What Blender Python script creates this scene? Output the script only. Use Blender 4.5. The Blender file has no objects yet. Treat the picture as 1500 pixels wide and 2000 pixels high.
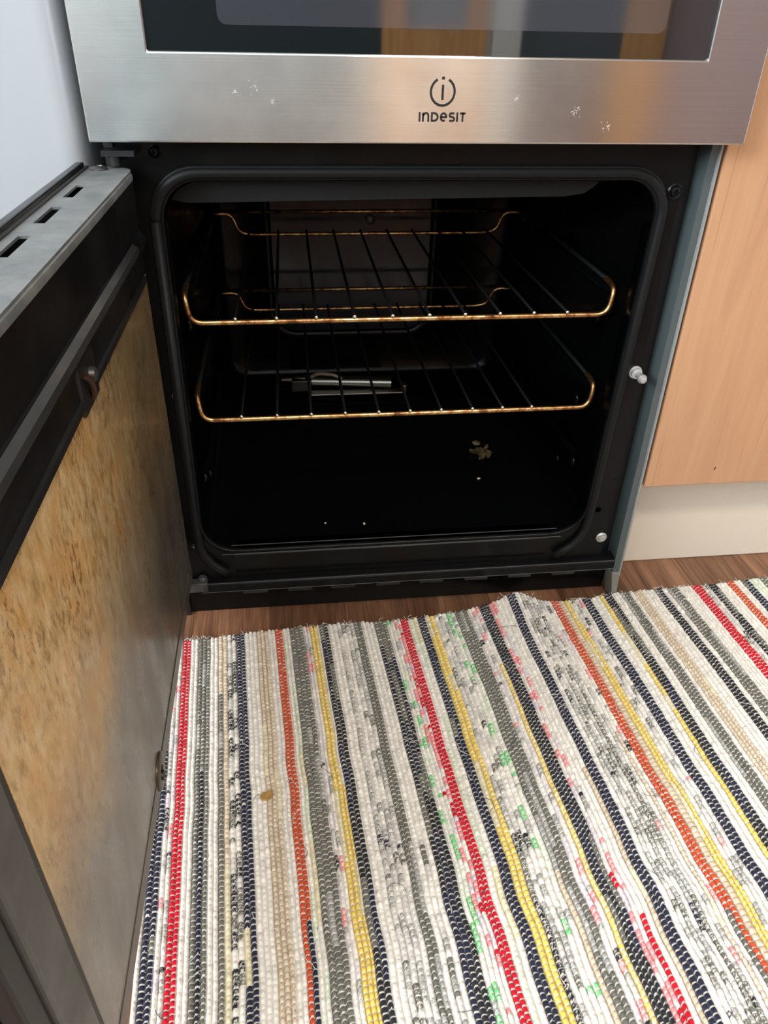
import bpy, bmesh, math, random
import numpy as np
from mathutils import Vector, Matrix

random.seed(7)
rng = np.random.default_rng(7)
PI = math.pi
S = bpy.context.scene
C = S.collection

# ------------------------------------------------------------------ camera, light, exposure
cam_d = bpy.data.cameras.new('camera')
cam = bpy.data.objects.new('camera', cam_d); C.objects.link(cam)
cam.location = (-0.11211732, -0.64719478, 0.56502427)
cam.rotation_euler = tuple(math.radians(a) for a in (56.53140471, -1.10760814, -6.80335919))
cam_d.sensor_fit = 'VERTICAL'; cam_d.sensor_height = 32.0
cam_d.lens = 1473.494 / 2000 * 32.0
cam_d.clip_start = 0.01; cam_d.clip_end = 60
S.camera = cam

S.view_settings.view_transform = 'Standard'
S.view_settings.look = 'None'
S.view_settings.exposure = 0.16
S.view_settings.gamma = 1.0
S.view_settings.use_curve_mapping = False

world = bpy.data.worlds.new('world'); S.world = world
world.use_nodes = True
bg = world.node_tree.nodes['Background']
bg.inputs['Color'].default_value = (0.72, 0.85, 1.0, 1)
bg.inputs['Strength'].default_value = 1.0

def area(name, loc, target, sx, sy, power, col, spread=180):
    l = bpy.data.lights.new(name, 'AREA'); l.shape = 'RECTANGLE'
    l.size = sx; l.size_y = sy; l.energy = power; l.color = col; l.spread = math.radians(spread)
    o = bpy.data.objects.new(name, l); C.objects.link(o); o.location = loc
    o.rotation_euler = (Vector(target) - Vector(loc)).to_track_quat('-Z', 'Y').to_euler()
    return o
CEIL = area('ceiling_lamp_light', (0.42, -1.75, 2.31), (0.42, -1.75, 0), 0.34, 0.34, 31, (1.0, 0.91, 0.81))
WINL = area('window_daylight', (-1.93, -1.75, 1.45), (-1.0, -1.75, 1.40), 1.1, 0.98, 98, (0.84, 0.93, 1.0))

# ------------------------------------------------------------------ helpers
def lin(r, g=None, b=None):
    if g is None: r, g, b = r
    f = lambda c: (c/255/12.92) if c/255 <= .04045 else ((c/255+.055)/1.055)**2.4
    return (f(r), f(g), f(b), 1.0)

def mat(name, col=None, rough=.5, metal=0., spec=.5, **kw):
    m = bpy.data.materials.new(name); m.use_nodes = True
    b = m.node_tree.nodes['Principled BSDF']
    if col is not None: b.inputs['Base Color'].default_value = col
    b.inputs['Roughness'].default_value = rough
    b.inputs['Metallic'].default_value = metal
    b.inputs['Specular IOR Level'].default_value = spec
    for k, v in kw.items(): b.inputs[k.replace('_', ' ')].default_value = v
    return m

class NT:
    def __init__(s, m): s.t = m.node_tree; s.b = s.t.nodes['Principled BSDF']
    def n(s, typ, **kw):
        x = s.t.nodes.new(typ)
        for k, v in kw.items(): setattr(x, k, v)
        return x
    def l(s, a, b): s.t.links.new(a, b)
    def obj(s, scale=(1, 1, 1), loc=(0, 0, 0), rot=(0, 0, 0)):
        tc = s.n('ShaderNodeTexCoord'); mp = s.n('ShaderNodeMapping')
        mp.inputs['Scale'].default_value = scale; mp.inputs['Location'].default_value = loc
        mp.inputs['Rotation'].default_value = rot
        s.l(tc.outputs['Object'], mp.inputs['Vector']); return mp.outputs['Vector']
    def noise(s, vec, scale, detail=3, rough=.5, dist=0):
        x = s.n('ShaderNodeTexNoise'); x.inputs['Scale'].default_value = scale
        x.inputs['Detail'].default_value = detail; x.inputs['Roughness'].default_value = rough
        x.inputs['Distortion'].default_value = dist
        if vec is not None: s.l(vec, x.inputs['Vector'])
        return x.outputs['Fac']
    def ramp(s, fac, stops, interp='LINEAR'):
        x = s.n('ShaderNodeValToRGB'); x.color_ramp.interpolation = interp
        e = x.color_ramp.elements
        while len(e) < len(stops): e.new(.5)
        for i, (p, c) in enumerate(stops):
            e[i].position = p; e[i].color = c if isinstance(c, tuple) else (c, c, c, 1)
        s.l(fac, x.inputs['Fac']); return x.outputs['Color']
    def mix(s, fac, a, b, mode='MIX'):
        x = s.n('ShaderNodeMix', data_type='RGBA', blend_type=mode)
        for sock, v in ((x.inputs[0], fac), (x.inputs[6], a), (x.inputs[7], b)):
            if hasattr(v, 'links'): s.l(v, sock)
            else: sock.default_value = v
        return x.outputs[2]
    def bump(s, h, strength, dist=.001):
        x = s.n('ShaderNodeBump'); x.inputs['Strength'].default_value = strength
        x.inputs['Distance'].default_value = dist
        s.l(h, x.inputs['Height']); s.l(x.outputs['Normal'], s.b.inputs['Normal'])

def obj(name, bm, m, parent=None, smooth=False, bevel=0, bseg=2, angle=35):
    me = bpy.data.meshes.new(name)
    bmesh.ops.recalc_face_normals(bm, faces=bm.faces)
    bm.to_mesh(me); bm.free()
    if m: me.materials.append(m)
    o = bpy.data.objects.new(name, me); C.objects.link(o)
    if parent: 
        o.parent = parent
        o.matrix_parent_inverse = parent_inv(parent)
    if smooth:
        me.polygons.foreach_set('use_smooth', [True]*len(me.polygons))
        if smooth != 'full': me.set_sharp_from_angle(angle=math.radians(angle))
    if bevel:
        md = o.modifiers.new('bevel', 'BEVEL'); md.width = bevel; md.segments = bseg
        md.limit_method = 'ANGLE'; md.angle_limit = math.radians(40)
    return o
def parent_inv(p):
    M = Matrix.LocRotScale(p.location, p.rotation_euler, p.scale)
    if p.parent: M = Matrix.LocRotScale(p.parent.location, p.parent.rotation_euler, p.parent.scale) @ M if p.type == 'EMPTY' else M
    return M.inverted()
def thing(name, label, cat, loc=(0, 0, 0), group=None):
    o = bpy.data.objects.new(name, None); C.objects.link(o); o.location = loc
    o.empty_display_size = .05
    return tag(o, label, cat, group)
def tag(o, label, cat, group=None):
    o['label'] = label; o['category'] = cat
    if group: o['group'] = group
    return o
def struct(o): o['kind'] = 'structure'; return o

def box(bm, lo, hi):
    x0, y0, z0 = lo; x1, y1, z1 = hi
    v = [bm.verts.new(p) for p in ((x0,y0,z0),(x1,y0,z0),(x1,y1,z0),(x0,y1,z0),(x0,y0,z1),(x1,y0,z1),(x1,y1,z1),(x0,y1,z1))]
    for f in ((0,1,2,3),(4,5,6,7),(0,1,5,4),(1,2,6,5),(2,3,7,6),(3,0,4,7)): bm.faces.new([v[i] for i in f])
    return v
def B(lo, hi):
    bm = bmesh.new(); box(bm, lo, hi); return bm
def tube(bm, pts, r, seg=10, cap=True, squash=None):
    pts = [Vector(p) for p in pts]; n = len(pts)
    rs = r if isinstance(r, (list, tuple)) else [r]*n
    T = []
    for i in range(n):
        a = pts[max(i-1, 0)]; b = pts[min(i+1, n-1)]; T.append((b-a).normalized())
    up = Vector((0, 0, 1)) if abs(T[0].z) < .9 else Vector((0, 1, 0))
    N = (up - T[0]*up.dot(T[0])).normalized(); rings = []
    for i in range(n):
        N = (N - T[i]*N.dot(T[i])).normalized(); Bn = T[i].cross(N)
        rings.append([bm.verts.new(pts[i] + (N*math.cos(2*PI*k/seg) + Bn*math.sin(2*PI*k/seg))*rs[i]) for k in range(seg)])
    for i in range(n-1):
        for k in range(seg):
            bm.faces.new((rings[i][k], rings[i][(k+1) % seg], rings[i+1][(k+1) % seg], rings[i+1][k]))
    if cap: bm.faces.new(rings[0]); bm.faces.new(rings[-1])
def fillet(pts, rad, n=6):
    """round the inner corners of a 3-D polyline"""
    pts = [Vector(p) for p in pts]; out = [pts[0]]
    for i in range(1, len(pts)-1):
        p = pts[i]; a = pts[i-1]-p; b = pts[i+1]-p
        d = min(rad, a.length*.48, b.length*.48)
        s = p + a.normalized()*d; e = p + b.normalized()*d
        for k in range(n+1):
            t = k/n; out.append(s*(1-t)**2 + p*2*t*(1-t) + e*t*t)
    out.append(pts[-1]); return out
def lathe(bm, prof, origin, axis, seg=20):
    """prof: (radius, distance along axis)"""
    q = Vector((0, 0, 1)).rotation_difference(Vector(axis)); o = Vector(origin); rings = []
    for r, h in prof:
        rings.append([bm.verts.new(o + q @ Vector((r*math.cos(2*PI*k/seg), r*math.sin(2*PI*k/seg), h))) for k in range(seg)])
    for i in range(len(rings)-1):
        for k in range(seg):
            bm.faces.new((rings[i][k], rings[i][(k+1) % seg], rings[i+1][(k+1) % seg], rings[i+1][k]))
    bm.faces.new(rings[0]); bm.faces.new(rings[-1])
def rr(x0, x1, z0, z1, r, n=8):
    """rounded rectangle loop, (x,z)"""
    rad = r if isinstance(r, (list, tuple)) else [r]*4     # tr, tl, bl, br
    out = []
    for (cx, cz, a0, q) in ((x1, z1, 0, rad[0]), (x0, z1, 90, rad[1]), (x0, z0, 180, rad[2]), (x1, z0, 270, rad[3])):
        sx = -1 if cx == x1 else 1; sz = -1 if cz == z1 else 1
        for k in range(n+1):
            a = math.radians(a0 + 90*k/n)
            out.append((cx + sx*q + q*math.cos(a), cz + sz*q + q*math.sin(a)))
    return out
def loopv(bm, L, y): return [bm.verts.new((x, y, z)) for x, z in L]
def bridge(bm, a, b):
    n = len(a)
    for i in range(n): bm.faces.new((a[i], a[(i+1) % n], b[(i+1) % n], b[i]))
def plate_hole(bm, outer, inner, y0, y1):
    a0 = loopv(bm, outer, y0); b0 = loopv(bm, inner, y0); a1 = loopv(bm, outer, y1); b1 = loopv(bm, inner, y1)
    bridge(bm, a0, b0); bridge(bm, a1, b1); bridge(bm, a0, a1); bridge(bm, b0, b1)

# ------------------------------------------------------------------ materials
def m_enamel(name, col=(.0025, .0028, .003, 1), rough=.18, spec=.28, dust=0.):
    m = mat(name, col, rough, 0, spec); t = NT(m)
    v = t.obj()
    nz = t.noise(v, 14, 4, .6)
    r = t.ramp(nz, [(.3, rough*.8), (.75, rough*1.9)]); t.l(r, t.b.inputs['Roughness'])
    sp = t.noise(v, 420, 2, .5); k = t.ramp(sp, [(.73, 0.), (.80, 1.)])
    big = t.ramp(t.noise(v, 9, 3), [(.45, 0.), (.75, 1.)])
    f = t.n('ShaderNodeMath', operation='MULTIPLY'); t.l(k, f.inputs[0]); t.l(big, f.inputs[1])
    f2 = t.n('ShaderNodeMath', operation='MULTIPLY'); t.l(f.outputs[0], f2.inputs[0]); f2.inputs[1].default_value = .12
    c = t.mix(f2.outputs[0], col, (.30, .29, .26, 1))
    if dust:
        d = t.ramp(t.noise(v, 55, 5, .7), [(.35, 0.), (.8, dust)])
        c = t.mix(d, c, (.30, .30, .28, 1))
    t.l(c, t.b.inputs['Base Color'])
    return m
ENAMEL = m_enamel('black_enamel')
FRAMEM = m_enamel('black_frame_enamel', (.003, .0033, .0038, 1), .27, .2)
CAVITY = m_enamel('cavity_enamel', (.0016, .0018, .002, 1), .17, .16)
BLACKP = mat('black_plastic', (.006, .006, .007, 1), .45)
RUBBER = mat('grey_black_rubber', (.006, .0065, .007, 1), .5, 0, .22)
DOORTOP = m_enamel('dusty_door_metal', (.105, .115, .122, 1), .34, .6, .55)
DOORIN = m_enamel('door_inner_black', (.003, .0032, .004, 1), .33, .3, .0)
POSTM = m_enamel('door_post_grey', (.075, .073, .070, 1), .42, .4, .1)
STRIP = mat('grey_side_metal', (.085, .105, .110, 1), .36, .2, .5)
CHROME = mat('bright_zinc', (.50, .50, .49, 1), .38, .55)
DARKZ = mat('dull_zinc', (.10, .10, .095, 1), .42, .8)
WHITEAP = mat('white_appliance_enamel', lin(168, 172, 178), .22, 0, .5)
SCUFF = mat('pale_scuff', lin(205, 201, 194), .6)
BLACKINK = mat('black_print', (.008, .008, .009, 1), .5)

def m_steel():
    m = mat('brushed_steel', lin(190, 188, 184), .33, 1.0); t = NT(m)
    v = t.obj((1.2, 1, 260))
    br = t.noise(v, 6, 3, .6)
    v2 = t.obj(); sm = t.noise(v2, 16, 5, .65)
    c = t.mix(br, lin(199, 199, 199), lin(219, 219, 218))
    sp = t.ramp(t.noise(v2, 210, 2, .5), [(.735, 0.), (.78, 1.)])
    cl = t.ramp(t.noise(v2, 11, 2), [(.52, 0.), (.68, 1.)])
    f = t.n('ShaderNodeMath', operation='MULTIPLY'); t.l(sp, f.inputs[0]); t.l(cl, f.inputs[1])
    c2 = t.mix(f.outputs[0], c, (.95, .95, .92, 1)); t.l(c2, t.b.inputs['Base Color'])
    t.l(t.ramp(sm, [(.3, .19), (.7, .24)]), t.b.inputs['Roughness'])
    f3 = t.n('ShaderNodeMath', operation='MULTIPLY'); t.l(f.outputs[0], f3.inputs[0]); f3.inputs[1].default_value = -.6
    f4 = t.n('ShaderNodeMath', operation='ADD'); t.l(f3.outputs[0], f4.inputs[0]); f4.inputs[1].default_value = 1.
    t.l(f4.outputs[0], t.b.inputs['Metallic'])
    t.b.inputs['Anisotropic'].default_value = 1.0
    t.b.inputs['Anisotropic Rotation'].default_value = .25
    tg = t.n('ShaderNodeTangent', direction_type='RADIAL', axis='Z'); t.l(tg.outputs[0], t.b.inputs['Tangent'])
    t.bump(br, .06, .0004)
    return m
STEEL = m_steel()
WINGLASS = mat('black_window_glass', (.004, .006, .007, 1), .03, 0, 1.0, IOR=1.75)
PANEGLASS = mat('tinted_viewing_glass', (.034, .036, .044, 1), .06, 0, 1.0, IOR=1.75)
# wire of the racks: tarnished brass/chrome
def m_wire():
    m = mat('tarnished_rack_wire', lin(200, 165, 120), .3, 1.0); t = NT(m)
    v = t.obj(); nz = t.noise(v, 95, 4, .7)
    c = t.ramp(nz, [(.30, lin(60, 38, 26)), (.45, lin(170, 120, 78)), (.6, lin(225, 190, 135)), (.75, lin(235, 215, 180))])
    t.l(c, t.b.inputs['Base Color'])
    t.l(t.ramp(nz, [(.3, .5), (.7, .25)]), t.b.inputs['Roughness'])
    return m
WIRE = m_wire()
XWIRE = mat('black_shelf_wire', (.0035, .0035, .0035, 1), .5, 0, .12)  # near-black wire for the side rails and cross wires
WIRETIP = mat('bare_wire_end', lin(235, 225, 205), .3, 1.0)

def m_grease():
    m = mat('greasy_door_glass', lin(140, 118, 92), .30, 0, .45); t = NT(m)
    tc = t.n('ShaderNodeTexCoord'); sep = t.n('ShaderNodeSeparateXYZ'); t.l(tc.outputs['Object'], sep.inputs[0])
    v = t.obj((1, 1, .42)); vf = t.obj((1, 1, .5))
    base = t.ramp(t.noise(v, 34, 5, .65), [(.25, lin(112, 107, 101)), (.5, lin(130, 125, 118)), (.78, lin(146, 140, 131))])
    gold = t.ramp(t.noise(vf, 120, 5, .68), [(.28, lin(150, 112, 68)), (.45, lin(198, 164, 112)), (.58, lin(214, 184, 134)), (.75, lin(230, 206, 164))])
    gold = t.mix(t.ramp(t.noise(t.obj(), 24, 5, .65), [(.45, 0.), (.66, .7)]), gold, lin(214, 158, 88))
    # burnt golden film over the middle height of the pane, thinning downward
    mr = t.n('ShaderNodeMapRange'); mr.inputs['From Min'].default_value = .19; mr.inputs['From Max'].default_value = .31
    nz0 = t.noise(t.obj(), 9, 3, .6)
    ad = t.n('ShaderNodeMath', operation='MULTIPLY_ADD'); t.l(nz0, ad.inputs[0]); ad.inputs[1].default_value = .16
    t.l(sep.outputs['Z'], ad.inputs[2]); 
    sb = t.n('ShaderNodeMath', operation='SUBTRACT'); t.l(ad.outputs[0], sb.inputs[0]); sb.inputs[1].default_value = .075
    t.l(sb.outputs[0], mr.inputs['Value'])
    c = t.mix(mr.outputs[0], base, gold)
    sp = t.ramp(t.noise(vf, 290, 4, .65), [(.51, 0.), (.60, 1.)])
    pm = t.ramp(t.noise(t.obj(), 13, 3, .6), [(.38, 0.), (.62, .85)])
    f = t.n('ShaderNodeMath', operation='MULTIPLY'); t.l(sp, f.inputs[0]); t.l(pm, f.inputs[1])
    gm = t.ramp(mr.outputs[0], [(0., .10), (1., .8)])
    f2 = t.n('ShaderNodeMath', operation='MULTIPLY'); t.l(f.outputs[0], f2.inputs[0]); t.l(gm, f2.inputs[1])
    c = t.mix(f2.outputs[0], c, lin(104, 68, 38))
    sp2 = t.ramp(t.noise(vf, 140, 3, .6), [(.56, 0.), (.68, .6)])
    f3 = t.n('ShaderNodeMath', operation='MULTIPLY'); t.l(sp2, f3.inputs[0]); t.l(gm, f3.inputs[1])
    c = t.mix(f3.outputs[0], c, lin(224, 200, 164))
    # the film colour is mixed darker towards the hinge side
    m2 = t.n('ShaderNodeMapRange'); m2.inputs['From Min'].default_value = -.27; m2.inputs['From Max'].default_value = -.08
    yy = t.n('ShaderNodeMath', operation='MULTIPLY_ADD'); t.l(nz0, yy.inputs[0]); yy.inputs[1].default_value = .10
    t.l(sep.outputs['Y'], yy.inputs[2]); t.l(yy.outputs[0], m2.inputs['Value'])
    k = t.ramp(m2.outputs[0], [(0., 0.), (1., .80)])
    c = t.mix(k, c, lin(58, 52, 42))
    t.l(c, t.b.inputs['Base Color'])
    t.l(t.ramp(t.noise(v, 30, 4), [(.3, .18), (.7, .42)]), t.b.inputs['Roughness'])
    return m
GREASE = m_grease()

def m_wood(name, c0, c1, c2, axis='Z', sc=1., rough=.38, planks=None):
    m = mat(name, c1, rough, 0, .4); t = NT(m)
    s = {'Z': (9, 9, .75), 'Y': (9, .75, 9)}[axis]
    v = t.obj(tuple(k*sc for k in s))
    wav = t.noise(v, 5, 5, .6, .9)
    fine = t.noise(t.obj({'Z': (160, 160, 5), 'Y': (160, 5, 160)}[axis]), 3, 3, .6)
    c = t.ramp(wav, [(.28, c0), (.5, c1), (.72, c2)])
    if not planks:
        ln = t.noise(t.obj((46, 46, .9)), 2.2, 3, .55, .25)
        c = t.mix(t.ramp(ln, [(.60, 0.), (.66, .42), (.70, .10)]), c, tuple(x*.62 for x in c0[:3])+(1,))
    c = t.mix(t.ramp(fine, [(.42, 0.), (.75, .7 if planks else .35)]), c, lin(52, 32, 22) if planks else c0)
    if planks:
        br = t.n('ShaderNodeTexBrick'); br.offset = .37
        br.inputs['Scale'].default_value = 1; br.inputs['Mortar Size'].default_value = .0006
        br.inputs['Brick Width'].default_value = .62; br.inputs['Row Height'].default_value = planks
        br.inputs['Color1'].default_value = (0, 0, 0, 1); br.inputs['Color2'].default_value = (1, 1, 1, 1)
        br.inputs['Mortar'].default_value = (.5, .5, .5, 1)
        t.l(t.obj((1, 1, 1), (.12, .068, 0), (0, 0, PI/2)), br.inputs['Vector'])
        tone = t.mix(br.outputs['Color'], (.62, .60, .58, 1), (1.25, 1.22, 1.2, 1))
        c = t.mix(1., c, tone, 'MULTIPLY')
        c = t.mix(t.ramp(br.outputs['Fac'], [(0, 0.), (1, .55)]), c, lin(40, 22, 14))
    t.l(c, t.b.inputs['Base Color'])
    t.bump(fine, .10, .0004)
    return m
BEECH = m_wood('beech_laminate', lin(178, 133, 101), lin(187, 142, 108), lin(192, 149, 114))
FLOORW = m_wood('brown_plank_vinyl', lin(84, 56, 41), lin(128, 90, 67), lin(156, 115, 87), 'Y', .8, .36, .084)
PINE = m_wood('warm_pine', lin(196, 136, 76), lin(224, 166, 100), lin(236, 184, 120))
CREAM = mat('cream_plinth_plastic', lin(222, 211, 196), .42)
WALLM = mat('painted_wall', lin(226, 226, 222), .8)
WALLG = mat('mauve_grey_wall', lin(172, 154, 158), .8)
WHITEP = mat('white_gloss_paint', lin(236, 236, 232), .4)
CEILM = mat('white_ceiling_paint', lin(235, 233, 228), .85)
LAMPG = mat('lamp_glass', lin(255, 245, 230), .4, 0, .5); 
LAMPG.node_tree.nodes['Principled BSDF'].inputs['Emission Color'].default_value = (1, .88, .72, 1)
LAMPG.node_tree.nodes['Principled BSDF'].inputs['Emission Strength'].default_value = 3.0

# ------------------------------------------------------------------ the setting
struct(obj('floor', B((-2.0, -2.6, -.05), (2.2, .66, 0)), FLOORW))
struct(obj('wall_front', B((-2.0, .66, 0), (2.2, .76, 2.4)), WALLM))
struct(obj('wall_right', B((2.2, -2.7, 0), (2.3, .76, 2.4)), WALLM))
bm = bmesh.new(); plate_hole(bm, [(-2.6, 0), (.66, 0), (.66, 2.4), (-2.6, 2.4)], [(-2.35, .9), (-1.15, .9), (-1.15, 2.0), (-2.35, 2.0)], 0, .1)
o = struct(obj('wall_left', bm, WALLM)); o.rotation_euler = (0, 0, PI/2); o.location = (-2.0, 0, 0)
# the rear wall behind the photographer: plain wall, then the mauve wall past the doorway
struct(obj('wall_back', B((-2.0, -2.7, 0), (.70, -2.6, 2.4)), mat('pale_cool_wall', lin(228, 236, 236), .8)))
struct(obj('wall_back_recess', B((.70, -2.7, 0), (1.24, -2.6, 2.4)), mat('taupe_wall', lin(196, 190, 186), .8)))
struct(obj('wall_back_corner', B((1.24, -2.7, 0), (2.2, -2.6, 2.4)), WALLG))
struct(obj('ceiling', B((-2.1, -2.7, 2.4), (2.3, .76, 2.5)), CEILM))
struct(obj('reflected_dark_panel', B((-2.0, -2.6, 0), (.26, -2.58, .80)), mat('reflected_dark_teal', lin(34, 44, 48), .6)))  # dark panel added out of view so the grill window reflects dark
struct(obj('reflected_grey_panel', B((.765, -2.6, 0), (1.16, -2.58, .80)), mat('reflected_slate_grey', lin(84, 88, 96), .6)))  # grey panel added out of view for the reflections in the window glass
struct(obj('trim_1', B((1.16, -2.62, 0), (1.32, -2.57, 2.2)), PINE))          # wooden door post
struct(obj('trim_2', B((.665, -2.6, 0), (.765, -2.55, 2.2)), WHITEP))         # white door post
bm = bmesh.new(); plate_hole(bm, [(.26, .0), (.64, .0), (.64, 2.0), (.26, 2.0)], [(.34, .52), (.57, .52), (.57, 1.9), (.34, 1.9)], -2.6, -2.56)
struct(obj('door_1', bm, PINE))
bm = bmesh.new(); box(bm, (.34, -2.59, .52), (.57, -2.575, 1.9)); 
pd = obj('door_1_panel', bm, mat('silver_grey_panel', lin(150, 152, 154), .3), None); pd['kind'] = 'structure'
w = struct(obj('window_1', (lambda b: (plate_hole(b, [(-2.35, .9), (-1.15, .9), (-1.15, 2.0), (-2.35, 2.0)], [(-2.29, .96), (-1.21, .96), (-1.21, 1.94), (-2.29, 1.94)], -.03, .03), box(b, (-1.77, -.03, .96), (-1.73, .03, 1.94)), b)[2])(bmesh.new()), WHITEP))
w.rotation_euler = (0, 0, PI/2); w.location = (-2.04, 0, 0)
lamp = thing('ceiling_lamp', 'round white ceiling lamp above the kitchen floor', 'lamp', (.42, -1.75, 2.4))
bm = bmesh.new(); lathe(bm, [(.05, 0), (.24, -.005), (.24, -.03), (.20, -.032)], (.42, -1.75, 2.4), (0, 0, 1), 40); obj('base', bm, WHITEP, lamp, True)
bm = bmesh.new(); lathe(bm, [(.235, -.03), (.23, -.05), (.2, -.075), (.02, -.082)], (.42, -1.75, 2.4), (0, 0, 1), 40); obj('lamp_shade', bm, LAMPG, lamp, True)

# ------------------------------------------------------------------ cooker
ck = thing('cooker', 'free-standing steel and black cooker with its lower oven door standing open', 'cooker', (0, .3, 0))
# outer body: sheet-metal shell
bm = bmesh.new()
box(bm, (-.25, .03, .0), (-.246, .60, .88)); box(bm, (.246, .03, .0), (.25, .60, .88))
box(bm, (-.246, .594, .03), (.246, .60, .88)); box(bm, (-.25, .0, .88), (.25, .60, .90))
obj('body_shell', bm, STRIP, ck)
obj('control_panel', B((-.25, -.028, .785), (.25, .03, .88)), STEEL, ck, bevel=.002)
# right front edge of the shell: a folded strip with a rounded nose
prof = [(.2395, .034), (.2395, .002), (.2400, .0012), (.2462, .0012), (.2468, .002), (.2468, .034)]
def edge_strip(prof, z0, z1, name, m=STRIP):
    bm = bmesh.new(); a = [bm.verts.new((x, y, z0)) for x, y in prof]; b = [bm.verts.new((x, y, z1)) for x, y in prof]
    n = len(prof)
    for i in range(n): bm.faces.new((a[i], a[(i+1) % n], b[(i+1) % n], b[i]))
    bm.faces.new(a); bm.faces.new(b)
    return obj(name, bm, m, ck, True)
edge_strip(prof, .03, .482, 'side_strip')
ST2 = mat('strip_edge_highlight', (.34, .35, .345, 1), .32, .3, .5)  # highlight along the rounded nose put into a lighter edge colour
edge_strip([(.2466, .034), (.2466, .0008), (.2474, -.0006), (.2486, -.0008), (.2496, .0002), (.25, .0022), (.25, .034)], .03, .482, 'strip_edge', ST2)
edge_strip([(-x, y) for x, y in prof], .03, .482, 'side_strip', BLACKP)
# its lower end pinched into a bent tip
bm = bmesh.new()
A = [bm.verts.new(p) for p in ((.236, .012, .034), (.2395, .0, .034), (.2495, .0, .034), (.2495, .03, .034))]
Bv = [bm.verts.new(p) for p in ((.240, .010, .001), (.2435, -.004, .001), (.2495, -.003, .001), (.2495, .02, .001))]
bridge(bm, A, Bv); bm.faces.new(A); bm.faces.new(Bv)
tip = obj('strip_tip', bm, mat('worn_bare_metal', lin(150, 150, 144), .35, .6), ck, bevel=.0012)
# front frame plate
def shr(L):      # the mouth narrows slightly towards its foot
    return [(x - (.021 + .009*x/.2)*max(0, min(.36, .4525-z)), z) for x, z in L]
HOLE = (-.209, .2035, .094, .4525); HR = [.030, .030, .034, .034]
bm = bmesh.new()
plate_hole(bm, rr(-.239, .2225, .050, .4835, .0015), shr(rr(*HOLE, HR)), .004, .009)
obj('front_frame', bm, FRAMEM, ck)
bm = bmesh.new(); box(bm, (.2225, .022, .045), (.2395, .026, .4835)); obj('frame_channel', bm, BLACKP, ck)
bm = bmesh.new(); box(bm, (-.246, .012, .0), (-.239, .03, .4835)); obj('frame_channel', bm, BLACKP, ck)
# rolled lip round the mouth of the oven
bm = bmesh.new()
lp = [loopv(bm, shr(rr(HOLE[0]-d, HOLE[1]+d, HOLE[2]-d, HOLE[3]+d, [r+d for r in HR])), y) for d, y in ((.0045, .004), (.0035, .0012), (.0015, .0002), (0, .0015), (0, .02))]
for i in range(4): bridge(bm, lp[i], lp[i+1])
obj('mouth_lip', bm, FRAMEM, ck, 'full')
# cavity
bm = bmesh.new()
x0, x1, z0, z1 = HOLE; R_ = .034
secs = [(.006, 0, 0), (.02, .0, 0), (.03, -.004, .004), (.40, -.001, .012)]
L = [loopv(bm, shr(rr(x0+d, x1-d, z0+.0+e*.8, z1-d, R_)), y) for y, d, e in secs]
for i in range(len(L)-1): bridge(bm, L[i], L[i+1])
L2 = loopv(bm, shr(rr(x0+.008, x1-.008, z0+.018, z1-.009, R_)), .412); bridge(bm, L[-1], L2)
L3 = loopv(bm, shr(rr(x0+.018, x1-.018, z0+.026, z1-.018, R_-.008)), .416); bridge(bm, L2, L3); 
# embossed fan panel on the back wall
E1 = loopv(bm, rr(-.148, .098, .165, .40, .04), .416); bridge(bm, L3, E1)
E2 = loopv(bm, rr(-.143, .093, .170, .395, .036), .411); bridge(bm, E1, E2)
E3 = loopv(bm, rr(-.137, .087, .176, .389, .033), .411); bridge(bm, E2, E3)
E4 = loopv(bm, rr(-.133, .083, .180, .385, .030), .415); bridge(bm, E3, E4)
obj('oven_cavity', bm, CAVITY, ck, True, angle=50)
bm = bmesh.new(); a = loopv(bm, rr(-.1332, .0832, .1798, .3852, .030), .4148); b = loopv(bm, rr(-.1332, .0832, .1798, .3852, .030), .418); bridge(bm, a, b); bm.faces.new(a); bm.faces.new(b)
obj('fan_cover', bm, m_enamel('blue_black_enamel', (.006, .010, .022, 1), .15, .34), ck)
# runners pressed into the side walls (shelf supports) and their end dimples
for zr in (.345, .245, .165):
    for sx, xw in ((-1, shr([(x0+.001, zr)])[0][0]), (1, shr([(x1-.001, zr)])[0][0])):
        bm = bmesh.new()
        tube(bm, fillet([(xw-sx*0, .05, zr), (xw-sx*.004, .062, zr), (xw-sx*.004, .36, zr), (xw, .372, zr)], .01), .0045, 10)
        obj('shelf_runner', bm, CAVITY, ck, True)
for yz in ((.075, .312), (.085, .215), (.105, .128), (.06, .15)):
    for sx, xw in ((-1, shr([(x0+.0005, yz[1])])[0][0]), (1, shr([(x1-.0005, yz[1])])[0][0])):
        bm = bmesh.new(); lathe(bm, [(.009, 0), (.0085, .0022), (.006, .0045), (.0015, .0055)], (xw, yz[0], yz[1]), (-sx, 0, 0), 16)
        obj('wall_dimple', bm, CAVITY, ck, 'full')
# screw in the back wall
bm = bmesh.new(); lathe(bm, [(.007, 0), (.007, .003), (.004, .005), (.001, .0055)], (.0, .416, .333), (0, -1, 0), 14); obj('back_screw', bm, DARKZ, ck, True)
# grease shield under the top of the mouth
bm = bmesh.new()
pts = [(-.204, .436), (-.198, .446), (-.185, .4515), (.155, .4515), (.152, .447), (.142, .440), (.125, .4375), (-.12, .4345), (-.19, .4335)]
a = [bm.verts.new((x, .016, z)) for x, z in pts]; b = [bm.verts.new((x, .0185, z)) for x, z in pts]
bridge(bm, a, b); bm.faces.new(a); bm.faces.new(b)
obj('grease_shield', bm, RUBBER, ck)
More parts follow.
